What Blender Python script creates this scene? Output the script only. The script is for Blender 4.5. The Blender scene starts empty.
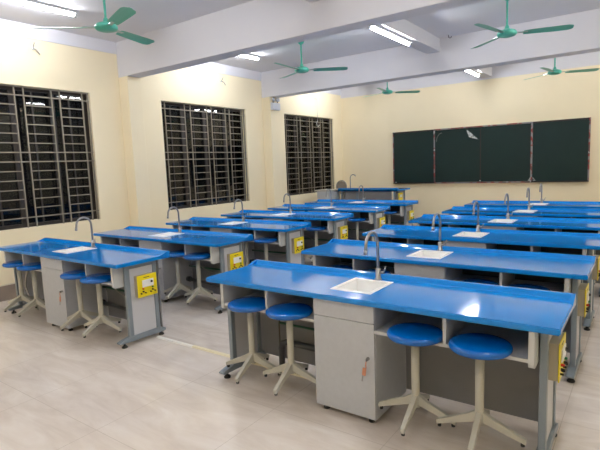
import bpy, bmesh, math, random
from mathutils import Vector, Matrix
random.seed(7)
PI = math.pi
SC = bpy.context.scene
COL = SC.collection

# ------------------------------------------------------------------ materials
def s2l(c):
    return tuple((x/12.92 if x <= .04045 else ((x+.055)/1.055)**2.4) for x in [v/255 for v in c])

def mat(name, rgb, rough=.5, metal=0., spec=.5, var=0., vscale=6., bump=0., bscale=80., coat=0., trans=0., alpha=1.):
    m = bpy.data.materials.new(name); m.use_nodes = True
    nt = m.node_tree; b = nt.nodes['Principled BSDF']
    c = s2l(rgb)
    b.inputs['Base Color'].default_value = (*c, 1)
    b.inputs['Roughness'].default_value = rough
    b.inputs['Metallic'].default_value = metal
    b.inputs['Specular IOR Level'].default_value = spec
    b.inputs['Coat Weight'].default_value = coat
    b.inputs['Coat Roughness'].default_value = .05
    b.inputs['Transmission Weight'].default_value = trans
    b.inputs['Alpha'].default_value = alpha
    if var or bump:
        tc = nt.nodes.new('ShaderNodeTexCoord')
    if var:
        n = nt.nodes.new('ShaderNodeTexNoise'); n.inputs['Scale'].default_value = vscale; n.inputs['Detail'].default_value = 4
        nt.links.new(tc.outputs['Object'], n.inputs['Vector'])
        r = nt.nodes.new('ShaderNodeValToRGB')
        r.color_ramp.elements[0].position = .3; r.color_ramp.elements[1].position = .7
        r.color_ramp.elements[0].color = (*[x*(1-var) for x in c], 1)
        r.color_ramp.elements[1].color = (*[min(1, x*(1+var)) for x in c], 1)
        nt.links.new(n.outputs['Fac'], r.inputs['Fac']); nt.links.new(r.outputs['Color'], b.inputs['Base Color'])
    if bump:
        n2 = nt.nodes.new('ShaderNodeTexNoise'); n2.inputs['Scale'].default_value = bscale
        nt.links.new(tc.outputs['Object'], n2.inputs['Vector'])
        bp = nt.nodes.new('ShaderNodeBump'); bp.inputs['Strength'].default_value = bump; bp.inputs['Distance'].default_value = .002
        nt.links.new(n2.outputs['Fac'], bp.inputs['Height']); nt.links.new(bp.outputs['Normal'], b.inputs['Normal'])
    return m

M = {}
M['cream'] = mat('cream_wall_paint', (244, 231, 199), .75, var=.02, vscale=1.5, bump=.15, bscale=60)
M['white_paint'] = mat('white_paint', (220, 219, 224), .8, var=.015, vscale=1.2, bump=.15, bscale=60)
M['ceil_paint'] = mat('ceiling_paint', (224, 223, 228), .85, var=.02, vscale=1.1)
M['blue_top'] = mat('blue_gloss_composite', (8, 128, 212), .085, spec=.5, var=.05, vscale=4, bump=.03, bscale=7)
M['blue_seat'] = mat('blue_gloss_plastic', (0, 92, 174), .11, spec=.5)
M['melamine'] = mat('pale_grey_melamine', (184, 187, 193), .45, var=.03, vscale=30)
M['melamine_edge'] = mat('white_edge_band', (196, 197, 196), .4)
M['melamine_dark'] = mat('grey_panel', (132, 132, 134), .5, var=.04, vscale=8)
M['bracket'] = mat('brown_bracket', (92, 80, 66), .5)
M['hollow'] = mat('dark_compartment_back', (62, 60, 58), .6)  # compartment backs, set darker than the other desk panels
M['steel_paint'] = mat('blue_grey_painted_steel', (128, 138, 146), .4, var=.02)
M['panel_white'] = mat('pale_end_panel', (200, 201, 206), .45)
M['box_beige'] = mat('beige_grey_box', (168, 160, 140), .5)
M['yellow'] = mat('yellow_plastic', (232, 212, 20), .35)
M['white_pl'] = mat('white_plastic', (236, 236, 234), .3)
M['black'] = mat('black_rubber', (20, 20, 20), .5)
M['red_pl'] = mat('red_plastic', (190, 40, 20), .4)
M['green_pl'] = mat('green_plastic', (30, 120, 70), .4)
M['pole'] = mat('cream_painted_steel', (180, 177, 164), .4)
M['chrome'] = mat('brushed_chrome', (158, 158, 160), .28, metal=1.)
M['ceramic'] = mat('white_ceramic', (250, 250, 249), .12)
M['pipe_grey'] = mat('dark_grey_pipe', (70, 72, 76), .4)
M['pipe_green'] = mat('green_water_pipe', (24, 84, 60), .4)
M['hose'] = mat('pale_hose', (190, 188, 184), .4)
M['fan'] = mat('teal_fan_paint', (84, 176, 156), .35)
M['fan_metal'] = mat('fan_steel', (175, 190, 190), .3, metal=.8)
M['brown_frame'] = mat('dark_brown_window_frame', (42, 36, 34), .4)
M['iron'] = mat('bronze_grey_painted_iron', (142, 134, 120), .35, metal=.3)
M['board'] = mat('green_chalkboard', (10, 38, 36), .45, spec=.35, var=.08, vscale=3)
M['board_frame'] = mat('dark_brown_board_frame', (40, 22, 18), .4)
M['lamp_body'] = mat('white_lamp_body', (225, 226, 230), .4)
M['emerg'] = mat('white_emergency_box', (206, 208, 216), .4)
M['trunk_white'] = mat('white_trunking', (236, 234, 228), .4)
M['trunk_cream'] = mat('cream_trunking', (232, 222, 190), .4)
M['skirt'] = mat('grey_brown_skirting_tile', (150, 136, 124), .2, var=.06, vscale=5)
M['skirt_top'] = mat('pale_grout', (222, 212, 190), .6)
M['key_tag'] = mat('orange_key_tag', (206, 140, 110), .5)
M['grey_top'] = mat('pale_grey_worktop', (188, 182, 170), .35)
M['chair_mesh'] = mat('grey_chair_back', (150, 142, 130), .5)
M['cable'] = mat('grey_cable', (150, 146, 140), .5)
M['platform'] = mat('platform_stone', (170, 158, 146), .3, var=.05)

def glass_mat():
    m = bpy.data.materials.new('window_glass'); m.use_nodes = True
    nt = m.node_tree; nt.nodes.clear()
    out = nt.nodes.new('ShaderNodeOutputMaterial')
    g = nt.nodes.new('ShaderNodeBsdfGlossy'); g.inputs['Roughness'].default_value = .02
    t = nt.nodes.new('ShaderNodeBsdfTransparent'); t.inputs['Color'].default_value = (.55, .55, .55, 1)
    f = nt.nodes.new('ShaderNodeFresnel'); f.inputs['IOR'].default_value = 1.38
    mx = nt.nodes.new('ShaderNodeMixShader')
    nt.links.new(f.outputs[0], mx.inputs[0]); nt.links.new(t.outputs[0], mx.inputs[1]); nt.links.new(g.outputs[0], mx.inputs[2])
    nt.links.new(mx.outputs[0], out.inputs[0])
    return m
M['glass'] = glass_mat()

def film_mat():
    m = bpy.data.materials.new('torn_clear_film'); m.use_nodes = True
    b = m.node_tree.nodes['Principled BSDF']
    nt = m.node_tree
    b.inputs['Base Color'].default_value = (.75, .78, .76, 1); b.inputs['Roughness'].default_value = .2
    tc = nt.nodes.new('ShaderNodeTexCoord'); n = nt.nodes.new('ShaderNodeTexNoise'); n.inputs['Scale'].default_value = 22
    r = nt.nodes.new('ShaderNodeValToRGB'); r.color_ramp.elements[0].position = .35; r.color_ramp.elements[1].position = .7
    r.color_ramp.elements[0].color = (.15, .15, .15, 1); r.color_ramp.elements[1].color = (.8, .8, .8, 1)
    nt.links.new(tc.outputs['Object'], n.inputs['Vector']); nt.links.new(n.outputs['Fac'], r.inputs['Fac'])
    nt.links.new(r.outputs['Color'], b.inputs['Alpha'])
    return m
M['film'] = film_mat()

def tape_mat():
    # red and white patches of the protective film left on the board's aluminium edges
    m = bpy.data.materials.new('red_white_edge_film'); m.use_nodes = True
    nt = m.node_tree; b = nt.nodes['Principled BSDF']; b.inputs['Roughness'].default_value = .4
    tc = nt.nodes.new('ShaderNodeTexCoord'); n = nt.nodes.new('ShaderNodeTexNoise'); n.inputs['Scale'].default_value = 7; n.inputs['Detail'].default_value = 3
    r = nt.nodes.new('ShaderNodeValToRGB'); r.color_ramp.interpolation = 'CONSTANT'
    e = r.color_ramp.elements
    e[0].position = 0; e[0].color = (*s2l((140, 136, 138)), 1)
    e[1].position = .47; e[1].color = (*s2l((140, 52, 48)), 1)
    x = e.new(.55); x.color = (*s2l((96, 74, 74)), 1)
    x = e.new(.64); x.color = (*s2l((188, 184, 186)), 1)
    nt.links.new(tc.outputs['Object'], n.inputs['Vector']); nt.links.new(n.outputs['Fac'], r.inputs['Fac'])
    nt.links.new(r.outputs['Color'], b.inputs['Base Color'])
    return m
M['tape'] = tape_mat()

def floor_mat():
    m = bpy.data.materials.new('polished_beige_marble_tiles'); m.use_nodes = True
    nt = m.node_tree; b = nt.nodes['Principled BSDF']; L = nt.links.new; N = nt.nodes.new
    tc = N('ShaderNodeTexCoord')
    mp = N('ShaderNodeMapping'); mp.inputs['Location'].default_value = (.25, .1, 0); L(tc.outputs['Object'], mp.inputs['Vector'])
    br = N('ShaderNodeTexBrick'); br.offset = 0; br.inputs['Scale'].default_value = 1
    br.inputs['Brick Width'].default_value = .8; br.inputs['Row Height'].default_value = .8
    br.inputs['Mortar Size'].default_value = .0022; br.inputs['Mortar Smooth'].default_value = .3
    br.inputs['Color1'].default_value = (.42, .42, .42, 1); br.inputs['Color2'].default_value = (.62, .62, .62, 1)
    br.inputs['Mortar'].default_value = (.5, .5, .5, 1)
    L(mp.outputs[0], br.inputs['Vector'])
    # veins run on a slant
    mp2 = N('ShaderNodeMapping'); mp2.inputs['Rotation'].default_value = (0, 0, .55); mp2.inputs['Scale'].default_value = (1.1, 4.2, 1); L(tc.outputs['Object'], mp2.inputs['Vector'])
    n1 = N('ShaderNodeTexNoise'); n1.inputs['Scale'].default_value = 1.3; n1.inputs['Detail'].default_value = 9; n1.inputs['Roughness'].default_value = .62; n1.inputs['Distortion'].default_value = .8
    L(mp2.outputs[0], n1.inputs['Vector'])
    r = N('ShaderNodeValToRGB'); e = r.color_ramp.elements
    e[0].position = .28; e[0].color = (*s2l((206, 194, 184)), 1)
    e[1].position = .72; e[1].color = (*s2l((234, 227, 220)), 1)
    x = e.new(.5); x.color = (*s2l((222, 212, 203)), 1)
    L(n1.outputs['Fac'], r.inputs['Fac'])
    mx = N('ShaderNodeMix'); mx.data_type = 'RGBA'; mx.blend_type = 'OVERLAY'; mx.inputs[0].default_value = .10
    L(r.outputs['Color'], mx.inputs[6]); L(br.outputs['Color'], mx.inputs[7])
    mo = N('ShaderNodeMix'); mo.data_type = 'RGBA'; mo.inputs[7].default_value = (*s2l((196, 185, 174)), 1)
    L(br.outputs['Fac'], mo.inputs[0]); L(mx.outputs[2], mo.inputs[6])
    L(mo.outputs[2], b.inputs['Base Color'])
    b.inputs['Roughness'].default_value = .13; b.inputs['Specular IOR Level'].default_value = .5
    return m
M['floor'] = floor_mat()

def emit_mat(name, rgb, strength):
    m = bpy.data.materials.new(name); m.use_nodes = True
    b = m.node_tree.nodes['Principled BSDF']
    b.inputs['Base Color'].default_value = (.9, .9, .9, 1)
    b.inputs['Emission Color'].default_value = (*rgb, 1); b.inputs['Emission Strength'].default_value = strength
    return m
LAMP = 132.
M['tube'] = emit_mat('lit_lamp_tube', (.94, .96, 1.0), LAMP)

# ------------------------------------------------------------------ mesh helpers
class MB:
    def __init__(self): self.bm = bmesh.new()
    def box(self, x0, x1, y0, y1, z0, z1, bev=0., seg=1):
        b = bmesh.new(); bmesh.ops.create_cube(b, size=1)
        for v in b.verts:
            v.co = Vector(((x0+x1)/2+v.co.x*(x1-x0), (y0+y1)/2+v.co.y*(y1-y0), (z0+z1)/2+v.co.z*(z1-z0)))
        if bev: bmesh.ops.bevel(b, geom=b.edges[:], offset=bev, segments=seg, affect='EDGES', profile=.5)
        return self.join(b)
    def join(self, b):
        me = bpy.data.meshes.new('t'); b.to_mesh(me); b.free(); self.bm.from_mesh(me); bpy.data.meshes.remove(me); return self
    def prism(self, pts, axis, a, b_, bev=0.):
        """pts: 2-D outline; axis 'x': pts are (y,z); 'y': (x,z); 'z': (x,y)"""
        b = bmesh.new()
        def P(p, t): return {'x': (t, p[0], p[1]), 'y': (p[0], t, p[1]), 'z': (p[0], p[1], t)}[axis]
        lo = [b.verts.new(P(p, a)) for p in pts]; hi = [b.verts.new(P(p, b_)) for p in pts]
        b.faces.new(lo); b.faces.new(hi[::-1]); n = len(pts)
        for i in range(n): b.faces.new((lo[i], hi[i], hi[(i+1) % n], lo[(i+1) % n]))
        bmesh.ops.recalc_face_normals(b, faces=b.faces[:])
        if bev: bmesh.ops.bevel(b, geom=b.edges[:], offset=bev, segments=1, affect='EDGES')
        return self.join(b)
    def tube(self, pts, r, seg=10, caps=True, smooth=True):
        pts = [Vector(p) for p in pts]; b = bmesh.new(); rings = []
        rr = r if isinstance(r, (list, tuple)) else [r]*len(pts)
        up = Vector((0, 0, 1)); prev = None
        for i, p in enumerate(pts):
            t = (pts[min(i+1, len(pts)-1)]-pts[max(i-1, 0)]).normalized()
            if prev is None:
                a = t.cross(up)
                if a.length < .05: a = t.cross(Vector((1, 0, 0)))
                a.normalize()
            else:
                a = (prev - t*prev.dot(t)).normalized()
            prev = a; c = t.cross(a)
            rings.append([b.verts.new(p+rr[i]*(math.cos(2*PI*k/seg)*a+math.sin(2*PI*k/seg)*c)) for k in range(seg)])
        for i in range(len(rings)-1):
            for k in range(seg):
                f = b.faces.new((rings[i][k], rings[i][(k+1) % seg], rings[i+1][(k+1) % seg], rings[i+1][k])); f.smooth = smooth
        if caps: b.faces.new(rings[0][::-1]); b.faces.new(rings[-1])
        bmesh.ops.recalc_face_normals(b, faces=b.faces[:])
        return self.join(b)
    def lathe(self, prof, seg=24, c=(0, 0, 0)):
        """prof: list of (r,z)"""
        b = bmesh.new(); rings = []
        for r, z in prof:
            if r < 1e-5: rings.append([b.verts.new((c[0], c[1], c[2]+z))])
            else: rings.append([b.verts.new((c[0]+r*math.cos(2*PI*k/seg), c[1]+r*math.sin(2*PI*k/seg), c[2]+z)) for k in range(seg)])
        for i in range(len(rings)-1):
            A, B = rings[i], rings[i+1]
            for k in range(seg):
                k2 = (k+1) % seg
                if len(A) == 1 and len(B) == 1: continue
                if len(A) == 1: f = b.faces.new((A[0], B[k2], B[k]))
                elif len(B) == 1: f = b.faces.new((A[k], A[k2], B[0]))
                else: f = b.faces.new((A[k], A[k2], B[k2], B[k]))
                f.smooth = True
        bmesh.ops.recalc_face_normals(b, faces=b.faces[:])
        return self.join(b)
    def loft(self, secs):
        """secs: list of rings of 3-D points with equal counts"""
        b = bmesh.new(); rings = [[b.verts.new(p) for p in s] for s in secs]; n = len(secs[0])
        for i in range(len(rings)-1):
            for k in range(n): b.faces.new((rings[i][k], rings[i][(k+1) % n], rings[i+1][(k+1) % n], rings[i+1][k]))
        b.faces.new(rings[0][::-1]); b.faces.new(rings[-1])
        bmesh.ops.recalc_face_normals(b, faces=b.faces[:])
        return self.join(b)
    def rot(self, mtx):
        bmesh.ops.transform(self.bm, matrix=mtx, verts=self.bm.verts[:]); return self
    def build(self, name, m, parent=None, loc=(0, 0, 0)):
        me = bpy.data.meshes.new(name); self.bm.to_mesh(me); self.bm.free(); me.materials.append(m)
        o = bpy.data.objects.new(name, me); COL.objects.link(o); o.location = loc
        if parent is not None: o.parent = parent
        return o

def box_obj(name, m, parent, *a, **k): return MB().box(*a, **k).build(name, m, parent)
def tag(o, label, cat, group=None):
    o['label'] = label; o['category'] = cat
    if group: o['group'] = group
    return o
def thing(name, label, cat, loc=(0, 0, 0), rz=0., group=None):
    o = bpy.data.objects.new(name, None); COL.objects.link(o); o.location = loc; o.rotation_euler = (0, 0, rz); o.empty_display_size = .1
    return tag(o, label, cat, group)
def copy_tree(o, parent=None):
    c = o.copy(); COL.objects.link(c)
    if parent is not None: c.parent = parent
    for ch in list(o.children): copy_tree(ch, c)
    return c
def struct(o): o['kind'] = 'structure'; return o
def arc(c, r, a0, a1, n, plane='yz'):
    out = []
    for i in range(n+1):
        a = a0+(a1-a0)*i/n; u, v = r*math.cos(a), r*math.sin(a)
        out.append((c[0], c[1]+u, c[2]+v) if plane == 'yz' else (c[0]+u, c[1], c[2]+v))
    return out

# ------------------------------------------------------------------ the room
XW, XR, YB, YF, ZC = -4.273, 3.2, 9.051, -4.7, 3.614
TH = .22
WINS = [(-.40, 1.741), (3.041, 5.178), (6.493, 8.601)]
WZ0, WZ1 = .913, 2.804
struct(box_obj('floor', M['floor'], None, XW-TH, XR+TH, YF-TH, YB+TH, -.1, 0))
struct(box_obj('ceiling', M['ceil_paint'], None, XW-TH, XR+TH, YF-TH, YB+TH, ZC, ZC+.12))
w = MB()
w.box(XW-TH, XW, YF, YB, 0, WZ0); w.box(XW-TH, XW, YF, YB, WZ1, ZC)
ys = [YF] + [v for p in WINS for v in p] + [YB]
for i in range(0, len(ys), 2): w.box(XW-TH, XW, ys[i], ys[i+1], WZ0, WZ1)
struct(w.build('wall_left', M['cream']))
struct(box_obj('wall_back', M['cream'], None, XW-TH, XR+TH, YB, YB+TH, 0, ZC))
struct(box_obj('wall_right', M['cream'], None, XR, XR+TH, YF, YB, 0, ZC))
struct(box_obj('wall_front', M['cream'], None, XW-TH, XR+TH, YF-TH, YF, 0, ZC))
# white painted bands under the ceiling, beams, columns
tn = [0]
def trim(m, *a, **k):
    tn[0] += 1
    return struct(box_obj('trim_%d' % tn[0], m, None, *a, **k))
trim(M['white_paint'], XW, XW+.012, YF, YB, 3.436, ZC)
trim(M['white_paint'], XW, XR, YB-.012, YB, 3.36, ZC)
BEAMS = [(-1.23, -.98), (2.247, 2.496), (5.725, 6.0)]
for y0, y1 in BEAMS:
    trim(M['white_paint'], XW, XR, y0, y1, 3.081, ZC, bev=.006)
    trim(M['cream'], XW, -4.046, y0, y1, 0, 3.081, bev=.006)
for y0, y1 in [(YF, -1.23), (-.98, 2.247), (2.496, 5.725), (6.0, YB-.012)]:
    trim(M['white_paint'], -.61, -.374, y0, y1, 3.403, ZC)
bs = struct(MB().box(XW, XW+.012, YF, YB, 0, .198).build('baseboard_left', M['skirt']))
box_obj('grout_line', M['skirt_top'], bs, XW, XW+.014, YF, YB, .198, .212)
struct(MB().box(XW, XR, YB-.012, YB, 0, .2).build('baseboard_back', M['skirt']))
# teacher's platform
pl = trim(M['platform'], XW+.012, XR, 7.05, YB-.012, 0, .2, bev=.008)

# windows: frame + panes deep in the wall, iron grille near the inner face
def window(n, y0, y1):
    fr = MB(); xo, xi = XW-.15, XW-.10
    t = .05
    fr.box(xo, xi, y0, y1, WZ0, WZ0+t); fr.box(xo, xi, y0, y1, WZ1-t, WZ1)
    fr.box(xo, xi, y0, y0+t, WZ0+t, WZ1-t); fr.box(xo, xi, y1-t, y1, WZ0+t, WZ1-t)
    W = y1-y0
    for k in (1, 2, 3): fr.box(xo, xi, y0+W*k/4-.035, y0+W*k/4+.035, WZ0+t, WZ1-t)
    o = struct(fr.build('window_%d' % n, M['brown_frame']))
    for k in range(4):
        a = y0+W*k/4+(.035 if k else t); b = y0+W*(k+1)/4-(.035 if k < 3 else t)
        box_obj('window_pane', M['glass'], o, XW-.128, XW-.122, a, b, WZ0+t, WZ1-t)
        # slim inner stile of each sash
        box_obj('sash_stile', M['brown_frame'], o, XW-.14, XW-.11, (a+b)/2-.012, (a+b)/2+.012, WZ0+t, WZ1-t)
    g = MB(); gx = XW-.035; d = .008
    H = WZ1-WZ0; st = H/15.1
    # four ladders per window
    lad = [(.045, .252), (.315, .505), (.56, .735), (.79, .948)]
    for a, b in lad:
        ya, yb = y0+W*a, y0+W*b
        for y in (ya, yb): g.box(gx-d, gx+d, y-d, y+d, WZ0, WZ1)
        for k in range(2, 14):
            if k in (7, 8): continue
            g.box(gx-d*.8, gx+d*.8, ya+d, yb-d, WZ1-k*st-d*.8, WZ1-k*st+d*.8)
    for k in (1, 7, 8, 14): g.box(gx+d, gx+2.4*d, y0+.01, y1-.01, WZ1-k*st-d, WZ1-k*st+d)
    g.build('iron_grille', M['iron'], o)
    # outer edge bar of the grille beside the reveal
    MB().box(gx-d, gx+d, y1-.03, y1-.012, WZ0, WZ1).box(gx-d, gx+d, y0+.012, y0+.03, WZ0, WZ1).box(gx-d, gx+d, y0+.012, y1-.012, WZ1-.02, WZ1-.004).build('grille_frame', M['iron'], o)
for i, (a, b) in enumerate(WINS): window(i+1, a, b)

# ------------------------------------------------------------------ chalkboard
BX, BW, BZ, BH, BY = -2.757, 4.303, 1.055, 1.291, YB-.012
bd = thing('chalkboard', 'long dark green chalkboard of four panels on the cream end wall', 'chalkboard', (BX+BW/2, BY, BZ+BH/2))
def bl(x0, x1, z0, z1, y0, y1, name, m, bev=0):
    return box_obj(name, m, bd, x0-BW/2, x1-BW/2, -y1, -y0, z0-BH/2, z1-BH/2, bev=bev)
q = BW/4
for k in range(4):
    pnl = bl(k*q+.012, (k+1)*q-.012, .025, BH-.025, 0, .022 if k in (1, 2) else .034, 'board_panel', M['board'])
for k in (0, 3):
    bl(k*q, (k+1)*q, BH-.03, BH, 0, .042, 'frame_rail', M['board_frame'])
    bl(k*q, (k+1)*q, 0, .026, 0, .05, 'frame_rail', M['board_frame'])
bl(q, 3*q, BH-.022, BH+.004, 0, .036, 'edge_film_rail', M['tape'])
bl(q, 3*q, -.004, .022, 0, .042, 'edge_film_rail', M['tape'])
bl(0, .022, .03, BH-.03, 0, .042, 'edge_film_strip', M['tape'])
bl(BW-.022, BW+.004, .02, BH, 0, .044, 'edge_film_strip', M['tape'])
bl(q-.014, q+.012, .026, BH-.01, 0, .044, 'edge_film_strip', M['tape'])
bl(3*q-.02, 3*q+.016, .01, BH, 0, .046, 'edge_film_strip', M['tape'])
bl(2*q-.012, 2*q+.012, .022, BH-.022, 0, .026, 'centre_joint', M['board_frame'])
def film(pts, name='torn_film'):
    b = bmesh.new(); f = [b.verts.new((x-BX-BW/2, -.028-d_, z-BZ-BH/2)) for x, z, d_ in pts]
    b.faces.new(f); r = bmesh.ops.extrude_face_region(b, geom=b.faces[:])
    for v in [g for g in r['geom'] if isinstance(g, bmesh.types.BMVert)]: v.co.y -= .0015
    m = MB(); m.join(b); return m.build(name, M['film'], bd)
film([(-.925, 2.29, 0), (-.80, 2.19, .01), (-.64, 2.045, .035), (-.745, 2.075, .03), (-.85, 2.10, .02)])
film([(.40, 1.09, .02), (.465, 1.18, .03), (.455, 1.09, .03)])
film([(.57, 1.09, .02), (.50, 1.17, .03), (.51, 1.09, .03)])
ed = MB().tube([(-1.63-BX-BW/2, -.024, 2.05-BZ-BH/2), (-1.62-BX-BW/2, -.024, 2.15-BZ-BH/2), (-1.56-BX-BW/2, -.024, 2.23-BZ-BH/2), (-1.50-BX-BW/2, -.024, 2.25-BZ-BH/2)], .005, 5).build('film_edge', M['cable'], bd)
MB().box(.60-BW/2, .64-BW/2, -.001-.04, -.034, .03-BH/2, .045-BH/2).rot(Matrix.Translation((-.55, 0, 0))).build('label_tag', M['white_pl'], bd)
MB().lathe([(0, -.012), (.014, -.008), (.014, .008), (0, .012)], 10, (2*q-BW/2, -.035, .05-BH/2)).build('latch', M['white_pl'], bd)

# ------------------------------------------------------------------ lab desk
SX = [.388, .742, 1.640, 1.995]
L, D, H = 2.373, .596, .80
SX0, SX1, SY0, SY1 = 1.028, 1.300, .150, .468     # sink opening
def tabletop_mesh(L, D, sink=True):
    m = MB(); b = bmesh.new()
    r = .014
    xs = [0, SX0, SX1, L] if sink else [0, L*.3, L*.6, L]; ysg = [0, SY0, SY1, D] if sink else [0, .2, .4, D]
    V = [[b.verts.new((x, y, H)) for y in ysg] for x in xs]; F = []
    for i in range(3):
        for j in range(3):
            if sink and i == 1 and j == 1: continue
            F.append(b.faces.new((V[i][j], V[i+1][j], V[i+1][j+1], V[i][j+1])))
    ex = bmesh.ops.extrude_face_region(b, geom=F)
    for v in [g for g in ex['geom'] if isinstance(g, bmesh.types.BMVert)]: v.co.z -= .034
    bmesh.ops.recalc_face_normals(b, faces=b.faces[:])
    def outer(e):
        a, c = e.verts[0].co, e.verts[1].co
        return (abs(a.x-c.x) < 1e-6 and (abs(a.x) < 1e-6 or abs(a.x-L) < 1e-6)) or (abs(a.y-c.y) < 1e-6 and abs(a.y) < 1e-6)
    E = [e for e in b.edges if outer(e)]
    bmesh.ops.bevel(b, geom=E, offset=.006, segments=3, affect='EDGES')
    m.join(b)
    e = .030
    m.prism([(D-.062, H-.002), (D-.046, H+.004), (D-.030, H+e*.75), (D-.022, H+e), (D-.004, H+e), (D, H+e-.004), (D, H-.034), (D-.004, H-.034)], 'x', 0.002, L-.002)
    for x0, x1 in ((0, .022), (L-.022, L)):    # lip running out along each end
        m.prism([(D-.125, H-.001), (D-.06, H+e*.62), (D-.03, H+e), (D-.004, H+e), (D, H-.034), (D-.1, H-.034)], 'x', x0, x1)
    return m

def make_desk(loc, label, side):
    root = thing('lab_desk', label, 'desk', loc, 0, 'lab desks in two columns')
    tabletop_mesh(L, D).build('tabletop', M['blue_top'], root)
    # sink
    s = MB(); x0, x1, y0, y1 = SX0, SX1, SY0, SY1; t = .012
    s.box(x0-.012, x0+t, y0-.012, y1+.012, H-.006, H+.004, .002); s.box(x1-t, x1+.012, y0-.012, y1+.012, H-.006, H+.004, .002)
    s.box(x0+t, x1-t, y0-.012, y0+t, H-.006, H+.004, .002); s.box(x0+t, x1-t, y1-t, y1+.012, H-.006, H+.004, .002)
    zb = H-.105
    s.box(x0+.002, x0+t, y0+.002, y1-.002, zb, H-.006); s.box(x1-t, x1-.002, y0+.002, y1-.002, zb, H-.006)
    s.box(x0+t, x1-t, y0+.002, y0+t, zb, H-.006); s.box(x0+t, x1-t, y1-t, y1-.002, zb, H-.006)
    s.box(x0+.002, x1-.002, y0+.002, y1-.002, zb-.012, zb)
    sk = s.build('sink', M['ceramic'], root)
    MB().lathe([(0, .004), (.022, .004), (.026, 0), (.026, -.01)], 16, ((x0+x1)/2, (y0+y1)/2, zb)).build('drain', M['chrome'], sk)
    # faucet
    fx, fy = 1.180, .512
    f = MB(); f.lathe([(0, .0), (.026, .0), (.026, .008), (.018, .012), (.018, .075), (.014, .08), (0, .08)], 16, (fx, fy, H))
    zt = 1.055; rr = .085
    f.tube([(fx, fy, H+.07), (fx, fy, zt)] + arc((fx, fy-rr, zt), rr, 0, PI*1.0, 14)[1:] + [(fx, fy-2*rr-.005, zt-.03)], .0105, 10)
    f.tube([(fx, fy-2*rr-.005, zt-.02), (fx, fy-2*rr-.007, zt-.05)], .013, 10)
    fa = f.build('faucet', M['chrome'], root)
    MB().tube([(fx+.01, fy, H+.05), (fx+.045, fy, H+.055)], .011, 10).tube([(fx+.042, fy, H+.05), (fx+.062, fy-.008, H+.10)], [.006, .004], 8).build('tap_handle', M['chrome'], fa)
    # cabinet under the sink
    cx0, cx1 = .948, 1.383
    c = MB(); c.box(cx0, cx0+.018, .058, .50, .037, .764); c.box(cx1-.018, cx1, .058, .50, .037, .764); c.box(cx0+.018, cx1-.018, .058, .50, .037, .055); c.box(cx0+.018, cx1-.018, .49, .50, .055, .764)
    cab = c.build('cabinet', M['melamine'], root)
    box_obj('drawer_front', M['melamine'], cab, cx0+.001, cx1-.001, .04, .056, .649, .764, bev=.0015)
    box_obj('cabinet_door', M['melamine'], cab, cx0+.001, cx1-.001, .04, .056, .039, .6455, bev=.0015)
    MB().lathe([(0, .008), (.011, .008), (.012, 0), (.012, -.004)], 14).rot(Matrix.Translation((cx1-.045, .039, .428)) @ Matrix.Rotation(PI/2, 4, 'X')).build('door_lock', M['chrome'], cab)
    for x in (cx0+.05, cx1-.05):
        for y in (.09, .46): MB().lathe([(0, 0), (.022, 0), (.024, .012), (.012, .02), (.012, .037), (0, .037)], 12, (x, y, 0)).build('cabinet_foot', M['black'], cab)
    # open compartments either side
    for a, b in ((.115, cx0), (cx1, L-.115)):
        left = a < 1
        sa, sb_ = a+(.028 if left else 0), b-(0 if left else .028)
        ol = [(sa, .49), (sa, .042)]
        for xs_ in (SX[:2] if left else SX[2:]):      # slots that take the stool poles
            ol += [(xs_-.042, .042), (xs_-.042, .088), (xs_+.042, .088), (xs_+.042, .042)]
        ol += [(sb_, .042), (sb_, .49)]
        MB().prism(ol, 'z', .591, .609).build('shelf', M['melamine_edge'], root)
        xm = a+.436 if left else b-.45
        box_obj('divider', M['melamine_edge'], root, xm-.009, xm+.009, .042, .49, .609, .766)
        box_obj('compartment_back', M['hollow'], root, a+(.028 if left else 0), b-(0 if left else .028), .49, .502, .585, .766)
        x = a if left else b-.028
        MB().prism([(.035, .766), (.035, .585), (.04, .570), (.055, .563), (.48, .563), (.48, .766)], 'x', x, x+.028).build('end_panel', M['melamine_edge'], root)
    # back panel
    MB().box(.083, cx0, .503, .518, .055, .764).box(cx1, L-.083, .503, .518, .055, .764).build('back_panel', M['melamine_dark'], root)
    # leg frames at each end
    for end in (0, 1):
        X = lambda v: L-v if end else v
        def bx(m, v0, v1, *a, **k): m.box(min(X(v0), X(v1)), max(X(v0), X(v1)), *a, **k)
        fr = MB()
        bx(fr, .072, .108, .135, .182, .08, .766, bev=.004); bx(fr, .072, .108, .438, .482, .08, .766, bev=.004); bx(fr, .074, .106, .178, .442, .72, .764)
        lf = fr.build('leg_frame', M['steel_paint'], root)
        a, b = min(X(.063), X(.117)), max(X(.063), X(.117))
        MB().prism([(.014, .055), (.025, .045), (.50, .035), (.535, .04), (.535, .062), (.47, .088), (.125, .088), (.04, .07), (.018, .064)], 'x', a, b, bev=.003).build('foot_bar', M['steel_paint'], lf)
        p_ = MB(); bx(p_, .082, .097, .182, .438, .088, .72); p_.build('infill_panel', M['panel_white'], lf)
        for y in (.08, .495): MB().lathe([(0, 0), (.026, 0), (.028, .008), (.016, .022), (.009, .024), (.009, .05), (0, .05)], 14, (X(.090), y, 0)).build('leveller', M['black'], lf)
    # socket box on the right end
    bxp = box_obj('socket_box', M['box_beige'], root, L-.083, L-.034, .228, .438, .444, .645, bev=.003)
    X = L-.034
    box_obj('face_plate', M['yellow'], bxp, X, X+.006, .224, .442, .440, .648, bev=.002)
    box_obj('socket_plate', M['white_pl'], bxp, X+.006, X+.014, .275, .400, .532, .600, bev=.002)
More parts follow.
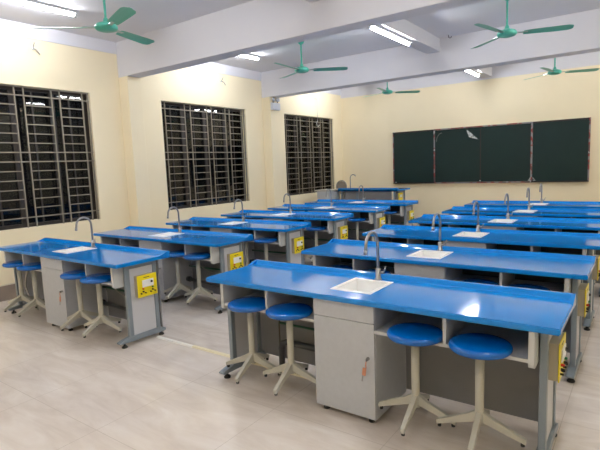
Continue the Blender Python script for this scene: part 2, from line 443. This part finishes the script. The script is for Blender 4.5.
    MB().lathe([(0, .012), (.009, .011), (.011, 0)], 12).rot(Matrix.Translation((X+.014, .374, .575)) @ Matrix.Rotation(PI/2, 4, 'Y')).build('switch_knob', M['black'], bxp)
    def term(y, z, m, r=.0075):
        MB().lathe([(0, .018), (r*.8, .017), (r, .012), (r, 0)], 10).rot(Matrix.Translation((X+.006, y, z)) @ Matrix.Rotation(PI/2, 4, 'Y')).build('terminal', m, bxp)
    term(.280, .519, M['red_pl']); term(.280, .494, M['black']); term(.386, .519, M['green_pl']); term(.386, .494, M['black'])
    for y in (.280, .386):
        for s in (-1, 1): term(y+s*.024, .478, M['black'], .006)
    box_obj('marking_strip', M['black'], bxp, X+.006, X+.0068, .295, .361, .620, .626)
    # plumbing seen in the knee space
    MB().tube([(cx0, .44, .225), (.40, .44, .225), (.365, .44, .21), (.35, .44, .17), (.35, .44, .004)], .025, 10).build('drain_pipe', M['pipe_grey'], root)
    MB().tube([(cx0, .46, .365), (.33, .46, .365)], .010, 8).build('water_pipe', M['pipe_green'], root)
    MB().tube([(.322, .462, .385), (.318, .462, .35), (.318, .462, .06)], .006, 8).build('pipe_bracket', M['bracket'], root)
    if side == 'R': return root
    MB().tube([(cx1, .42, .225), (L-.10, .44, .19)], .022, 10).tube([(cx1, .42, .225), (cx1+.05, .42, .225)], .034, 10).build('waste_pipe', M['pipe_grey'], root)
    MB().tube([(cx1, .46, .385), (L-.10, .46, .385)], .011, 8).build('water_pipe', M['pipe_green'], root)
    cb = [(L-.07, .38, .56)]
    for i in range(1, 14):
        t = i/13; cb.append((L-.09-t*.78, .44, .56-.16*math.sin(PI*min(1, t*1.05))-.12*t))
    MB().tube(cb, .0055, 6).build('power_cable', M['cable'], root)
    return root

P_R, P_L = 1.255, 1.2324
JRX = [-.0248, -.0208, -.0316, -.0027, .0198, -.007]; JRY = [.0129, -.0133, -.027, -.0011, .0114, -.0002]
JLX = [-.023, -.0025, -.0064, -.0291, .0155, .0427]; JLY = [.0038, -.0176, -.0204, -.019, .0054, .0129]
posR = [(-.134+JRX[i], i*P_R+JRY[i], 0) for i in range(6)]
posL = [(-3.605+JLX[i], -.0237+i*P_L+JLY[i], 0) for i in range(6)]
ORD = ['nearest', 'second-nearest', 'third-nearest', 'third-farthest', 'second-farthest', 'farthest']
SIDE = {'R': 'right-hand column', 'L': 'left-hand window-side column'}
def dlabel(s, i): return 'blue-topped grey lab desk with white sink, %s desk of the %s' % (ORD[i], SIDE[s])
first_left = None
for s, pos in (('R', posR), ('L', posL)):
    proto = None
    for i, p in enumerate(pos):
        if proto is None: d_ = proto = make_desk(p, dlabel(s, i), s)
        else: d_ = copy_tree(proto); d_.location = p; d_['label'] = dlabel(s, i)
        if s == 'L' and i == 0: first_left = d_

MB().tube([(.27, .22, .60), (.24, .22, .50), (.175, .22, .42), (.15, .22, .36), (.14, .22, .30), (.18, .22, .23), (.23, .22, .17), (.26, .24, .10), (.27, .28, .012)], .010, 8).build('hose', M['hose'], first_left)

# ------------------------------------------------------------------ stools, hung on the desk shelves by their seats
def make_stool():
    r = thing('lab_stool', 'x', 'stool', (0, 0, 0), 0, 'blue stools hung on the lab desks')
    z = .622-.622
    MB().lathe([(0, 0.004), (.10, .003), (.140, .003), (.154, .009), (.160, .022), (.158, .033), (.150, .041), (.132, .045), (.07, .046), (0, .046)], 40).build('seat', M['blue_seat'], r)
    MB().lathe([(0, .006), (.024, .006), (.023, -.33), (.026, -.36), (.026, -.41), (0, -.41)], 18).build('pole', M['pole'], r)
    for k in range(4):
        c, s = math.cos(k*PI/2), math.sin(k*PI/2)
        def sec(rad, zt, zb, w):
            return [(c*rad-s*w, s*rad+c*w, zt), (c*rad+s*w, s*rad-c*w, zt), (c*rad+s*w, s*rad-c*w, zb), (c*rad-s*w, s*rad+c*w, zb)]
        lg = MB().loft([sec(.018, -.335, -.395, .014), (sec(.06, -.362, -.408, .014)), sec(.228, -.440, -.464, .012)]).build('leg', M['pole'], r)
        MB().lathe([(0, -.478), (.011, -.478), (.011, -.462), (0, -.462)], 10, (c*.214, s*.214, 0)).build('foot_cap', M['black'], lg)
    return r
SW = ['far-left', 'centre-left', 'centre-right', 'far-right']
st0 = None
for s, pos in (('R', posR), ('L', posL)):
    for i, p in enumerate(pos):
        for k, x in enumerate(SX):
            if st0 is None: st0 = o = make_stool()
            else: o = copy_tree(st0)
            o.location = (p[0]+x+random.uniform(-.006, .006), p[1]+.056+random.uniform(-.004, .004), .6078)
            o.rotation_euler = (0, 0, math.radians(random.uniform(3, 15)))
            o['label'] = '%s blue round stool hung on the %s lab desk of the %s' % (SW[k], ORD[i], SIDE[s])

# keys left hanging in the cabinet locks
def keys(p, lab):
    x, y, z = p[0]+1.385-.045, p[1]+.03, .428
    r = thing('key_ring', lab, 'keys', (x, y, z), 0, 'keys hanging in the cabinet door locks')
    MB().box(-.002, .002, -.022, .0, -.009, .009).build('lock_key', M['chrome'], r)
    MB().tube([(0, -.018, -.004), (-.003, -.018, -.03), (-.004, -.014, -.055)], .0035, 6).build('tag_cord', M['key_tag'], r)
    MB().box(-.020, .004, -.016, -.010, -.105, -.055, bev=.002).rot(Matrix.Rotation(.12, 4, 'Y')).build('key_tag', M['key_tag'], r)
    MB().box(-.016, -.008, -.014, -.011, -.145, -.10).rot(Matrix.Rotation(.15, 4, 'Y')).build('spare_key', M['chrome'], r)
keys(posR[0], 'orange-tagged keys hanging in the cabinet lock of the nearest right-hand desk')
keys(posL[0], 'orange-tagged keys hanging in the cabinet lock of the nearest window-side desk')
keys(posL[1], 'orange-tagged keys in the cabinet lock of the second-nearest window-side desk')

# cable trunking across the aisle
tr = thing('cable_trunking', 'white and cream cable trunking strip lying across the floor between the nearest desks', 'trunking', (0, 0, 0))
MB().prism([(.378, 0), (.418, 0), (.412, .012), (.384, .012)], 'x', -1.30, -.80).build('white_length', M['trunk_white'], tr)
MB().prism([(.383, 0), (.423, 0), (.417, .012), (.389, .012)], 'x', -.80, .62).build('cream_length', M['trunk_cream'], tr)

# ------------------------------------------------------------------ teacher's end
TX, TY = -3.47, 7.43
td = thing('teacher_desk', "blue-topped teacher's desk with grey front panel below the chalkboard", 'desk', (TX, TY, .2))
tl, tdp = 1.53, .70
t = MB(); t.box(0, tl, 0, tdp, .766, .80, .005, 2)
t.prism([(0, .766), (0, .838), (.02, .842), (.03, .838), (.045, .803), (.05, .79)], 'x', .02, tl-.02)
for xx in (0, tl-.03): t.prism([(0, .78), (.0, .82), (.03, .835), (.1, .799), (.1, .78)], 'x', xx, xx+.03)
t.build('tabletop', M['blue_top'], td)
MB().box(.16, .46, .06, .075, .06, .764).build('front_panel', M['melamine_dark'], td)
MB().box(.52, 1.36, .06, .075, .06, .764).build('front_panel', M['melamine_dark'], td)
MB().box(.46, .52, .05, .10, .04, .766).build('centre_post', M['steel_paint'], td)
for X0 in (.04, 1.40):
    lf = MB().box(X0, X0+.05, .06, .11, .07, .766).box(X0, X0+.05, .55, .60, .07, .766).box(X0+.002, X0+.048, .10, .56, .72, .764).build('leg_frame', M['steel_paint'], td)
    box_obj('foot_bar', M['steel_paint'], lf, X0-.005, X0+.055, .02, .66, .02, .07, bev=.006)
    box_obj('infill_panel', M['panel_white'], lf, X0+.015, X0+.03, .11, .55, .08, .766)
    for y in (.08, .58): MB().lathe([(0, 0), (.024, 0), (.024, .02), (0, .02)], 12, (X0+.025, y, 0)).build('leveller', M['black'], lf)
sb = box_obj('socket_box', M['box_beige'], td, 1.45, 1.50, .12, .32, .53, .715)
box_obj('face_plate', M['yellow'], sb, 1.50, 1.506, .115, .325, .525, .72)
box_obj('socket_plate', M['white_pl'], sb, 1.506, 1.512, .17, .28, .62, .68)
f = MB(); fx, fy = .175, .30
f.lathe([(0, 0), (.024, 0), (.024, .01), (.016, .02), (.016, .07), (0, .07)], 14, (fx, fy, .80))
f.tube([(fx, fy, .86), (fx, fy, 1.06)] + [(fx+.35*(.085-.085*math.cos(a)), fy+.085-.085*math.cos(a), 1.06+.085*math.sin(a)) for a in [PI*i/12 for i in range(1, 11)]], .011, 10)
f.build('faucet', M['chrome'], td)

sc_ = thing('side_cabinet', 'grey-topped side cabinet standing left of the teacher desk by the window', 'cabinet', (-3.92, 7.12, .2))
box_obj('worktop', M['grey_top'], sc_, 0, .44, -.02, .5, .785, .815, bev=.003)
box_obj('body', M['melamine'], sc_, .06, .41, 0, .46, .05, .785)
box_obj('plinth', M['black'], sc_, .08, .39, .02, .44, 0, .05)

ch = thing('chair', 'grey tubular chair with a rounded back behind the side cabinet', 'chair', (-4.085, 8.42, .2))
fr = MB(); w2 = .15
arch = [(-w2, .19, .42), (-w2, .21, .70)] + [(w2*-math.cos(a), .22, .84+.13*math.sin(a)) for a in [PI*i/10 for i in range(0, 11)]] + [(w2, .21, .70), (w2, .19, .42)]
fr.tube(arch, .013, 8)
frame = fr.build('back_frame', M['chrome'], ch)
MB().prism([(-.138, .62), (.138, .62), (.138, .84), (.10, .925), (.0, .955), (-.10, .925), (-.138, .84)], 'y', .212, .226).build('backrest', M['chair_mesh'], ch)
MB().box(-.16, .16, -.19, .19, .42, .455, .012, 2).build('seat', M['chair_mesh'], ch)
for sx in (-1, 1):
    for sy in (-1, 1): MB().tube([(sx*.15, sy*.15, .42), (sx*.155, sy*.18, .0)], .012, 8).build('leg', M['chrome'], ch)

# ------------------------------------------------------------------ ceiling fans
def make_fan():
    r = thing('ceiling_fan', 'x', 'fan', (0, 0, 0), 0, 'teal three-blade ceiling fans')
    hz = 3.144-ZC
    MB().lathe([(0, 0), (.055, 0), (.06, -.012), (.045, -.05), (.02, -.075), (0, -.075)], 20).build('ceiling_canopy', M['fan'], r)
    MB().lathe([(0, -.06), (.0125, -.06), (.0125, hz+.10), (.022, hz+.09), (.034, hz+.045), (.04, hz+.04), (0, hz+.04)], 14).build('down_rod', M['fan'], r)
    MB().lathe([(0, hz+.05), (.05, hz+.048), (.10, hz+.03), (.118, hz+.008), (.118, hz-.012), (.10, hz-.03), (.06, hz-.042), (0, hz-.046)], 28).build('motor', M['fan'], r)
    for k in range(3):
        m = MB(); secs = []
        for rad, w in ((.19, .055), (.26, .062), (.42, .068), (.58, .074), (.68, .074), (.725, .058), (.742, .03)):
            tilt = -.2; pts = []
            for u, vz in ((-1, -.003), (-.4, .004), (.4, .004), (1, -.003), (.4, .0005), (-.4, .0005)):
                pts.append((rad, u*w*math.cos(tilt), hz-.004+u*w*math.sin(tilt)+vz))
            secs.append(pts)
        m.loft(secs)
        bl_ = m.rot(Matrix.Rotation(2*PI*k/3, 4, 'Z')).build('blade', M['fan'], r)
        MB().box(.09, .24, -.022, .022, hz-.006, hz+.004).rot(Matrix.Rotation(2*PI*k/3, 4, 'Z')).build('blade_iron', M['fan_metal'], bl_)
    return r
fans = [((-2.221, .735), 104, 'teal ceiling fan nearest the camera, over the window-side desks'),
        ((-2.102, 4.159), 34, 'teal ceiling fan between the two beams, on the window side'),
        ((1.019, 4.191), 18, 'teal ceiling fan between the two beams, over the right-hand desks'),
        ((-2.221, 7.593), 42, 'teal ceiling fan beyond the far beam, left of the chalkboard'),
        ((1.041, 7.85), 24, 'teal ceiling fan beyond the far beam, above the chalkboard')]
f0 = None
for (x, y), a, lab in fans:
    if f0 is None: f0 = o = make_fan()
    else: o = copy_tree(f0)
    o.location = (x, y, ZC); o.rotation_euler = (0, 0, math.radians(a)); o['label'] = lab

# ------------------------------------------------------------------ tube lights
def make_light():
    r = thing('tube_light', 'x', 'light', (0, 0, 0), 0, 'white tube lights')
    box_obj('housing', M['lamp_body'], r, -.045, .045, -.66, .66, -.03, 0, bev=.004)
    MB().tube([(0, -.62, -.047), (0, .62, -.047)], .0165, 12).build('lit_tube', M['tube'], r)
    for y in (-.64, .64): box_obj('tube_holder', M['lamp_body'], r, -.018, .018, y-.02, y+.02, -.065, -.03, bev=.003)
    return r
lights = [((-3.345, .43, ZC), 'lit white tube light above the nearest window'),
          ((-3.36, 3.94, ZC), 'lit white tube light above the second window, just past the near beam'),
          ((-3.36, 7.55, ZC), 'lit white tube light above the farthest window'),
          ((-.492, 4.06, 3.403), 'lit white tube light under the long middle rib between the beams'),
          ((-.492, 7.76, 3.403), 'lit white tube light under the long middle rib near the chalkboard wall'),
          ((-.492, .45, 3.403), 'lit white tube light under the middle rib, before the near beam'),
          ((2.35, .43, ZC), 'lit white tube light over the right side of the near bay'),
          ((2.35, 3.94, ZC), 'lit white tube light over the right side of the middle bay'),
          ((2.35, 7.55, ZC), 'lit white tube light over the right side of the far bay'),
          ((-3.36, -2.9, ZC), 'lit white tube light at the rear of the room on the window side'),
          ((-.492, -2.9, 3.403), 'lit white tube light at the rear of the room under the middle rib'),
          ((2.35, -2.9, ZC), 'lit white tube light at the rear of the room on the right side')]
l0 = None
for p, lab in lights:
    if l0 is None: l0 = o = make_light()
    else: o = copy_tree(l0)
    o.location = p; o['label'] = lab

# ------------------------------------------------------------------ small wall things
em = thing('emergency_light', 'white twin-head emergency light high on the column between the far windows', 'emergency light', (-4.046, 5.862, 2.89))
box_obj('housing', M['emerg'], em, 0, .06, -.135, .135, -.08, .07, bev=.006)
for s in (-1, 1):
    hd = MB().lathe([(0, -.02), (.03, -.02), (.042, .0), (.045, .03), (.036, .034), (0, .03)], 16).rot(Matrix.Translation((.035, s*.075, .13)) @ Matrix.Rotation(1.2, 4, 'Y') @ Matrix.Rotation(s*.4, 4, 'X')).build('lamp_head', M['emerg'], em)
    MB().tube([(.03, s*.075, .065), (.03, s*.075, .11)], .009, 8).build('head_bracket', M['black'], hd)
def stub(y, z, lab, drop=.0):
    r = thing('wire_stub', lab, 'wire', (XW, y, z), 0, 'loose wire ends on the window wall')
    MB().lathe([(0, 0), (.022, 0), (.022, .012), (.0, .016)], 12).rot(Matrix.Rotation(PI/2, 4, 'Y')).build('wall_cap', M['white_pl'], r)
    MB().tube([(.01, 0, 0), (.05, -.01, .03), (.06, 0, .07)], .005, 6).tube([(.01, 0, 0), (.05, .02, -.02), (.055, .05, -.06), (.04, .07, -.07)], .006, 6).build('loose_wires', M['cable'], r)
stub(.97, 3.31, 'loose wire end sticking out of the wall above the nearest window')
stub(4.52, 3.29, 'loose wire end sticking out of the wall above the second window')
co = thing('hanging_cord', 'thin pale cord with a looped end hanging in front of the farthest window', 'cord', (-4.2, 7.765, 3.20))
MB().tube([(-.072, .0, .05), (-.03, 0, .06), (0, 0, 0), (.0, -.01, -.2), (.005, 0, -.43), (.0, -.01, -.50)], .006, 6).build('cord', M['hose'], co)
MB().tube([(0, -.01, -.50), (0, -.05, -.56), (0, -.03, -.63), (0, .03, -.64), (0, .07, -.60)], .009, 6).build('looped_end', M['hose'], co)
hk = thing('ceiling_hook', 'small dark hook fixed to the ceiling just before the far beam', 'hook', (-.172, 5.55, ZC))
MB().lathe([(0, 0), (.035, 0), (.035, -.012), (0, -.016)], 14).build('base_plate', M['lamp_body'], hk)
MB().tube([(0, 0, -.01), (0, 0, -.04)] + [(.025-.025*math.cos(a), 0, -.04-.025*math.sin(a)) for a in [PI*i/8 for i in range(1, 9)]], .005, 6).build('hook_wire', M['black'], hk)

# ------------------------------------------------------------------ world, camera, view
wd = bpy.data.worlds.new('night'); SC.world = wd; wd.use_nodes = True
wd.node_tree.nodes['Background'].inputs[0].default_value = (.004, .005, .007, 1)
wd.node_tree.nodes['Background'].inputs[1].default_value = 1

F, YAW, PITCH, ROLL = 481.714, -.626, -.1222, -.039
fw = Vector((math.sin(YAW)*math.cos(PITCH), math.cos(YAW)*math.cos(PITCH), math.sin(PITCH)))
r = Vector((math.cos(YAW), -math.sin(YAW), 0)); u = r.cross(fw)
c, s = math.cos(ROLL), math.sin(ROLL)
r2 = c*r+s*u; u2 = -s*r+c*u
cd = bpy.data.cameras.new('camera'); cam = bpy.data.objects.new('camera', cd); COL.objects.link(cam)
cd.sensor_width = 36; cd.lens = F/600*36; cd.clip_start = .05
mw = Matrix(((r2.x, u2.x, -fw.x, 2.5132), (r2.y, u2.y, -fw.y, -2.4415), (r2.z, u2.z, -fw.z, 1.6055), (0, 0, 0, 1)))
cam.matrix_world = mw
SC.camera = cam
SC.view_settings.view_transform = 'Standard'; SC.view_settings.look = 'None'
SC.view_settings.gamma = 1; SC.view_settings.use_curve_mapping = False
SC.view_settings.exposure = 0.0
SC.cycles.use_denoising = True
SC.cycles.max_bounces = 8; SC.cycles.diffuse_bounces = 5; SC.cycles.glossy_bounces = 4; SC.cycles.transparent_max_bounces = 8
SC.cycles.sample_clamp_indirect = 8
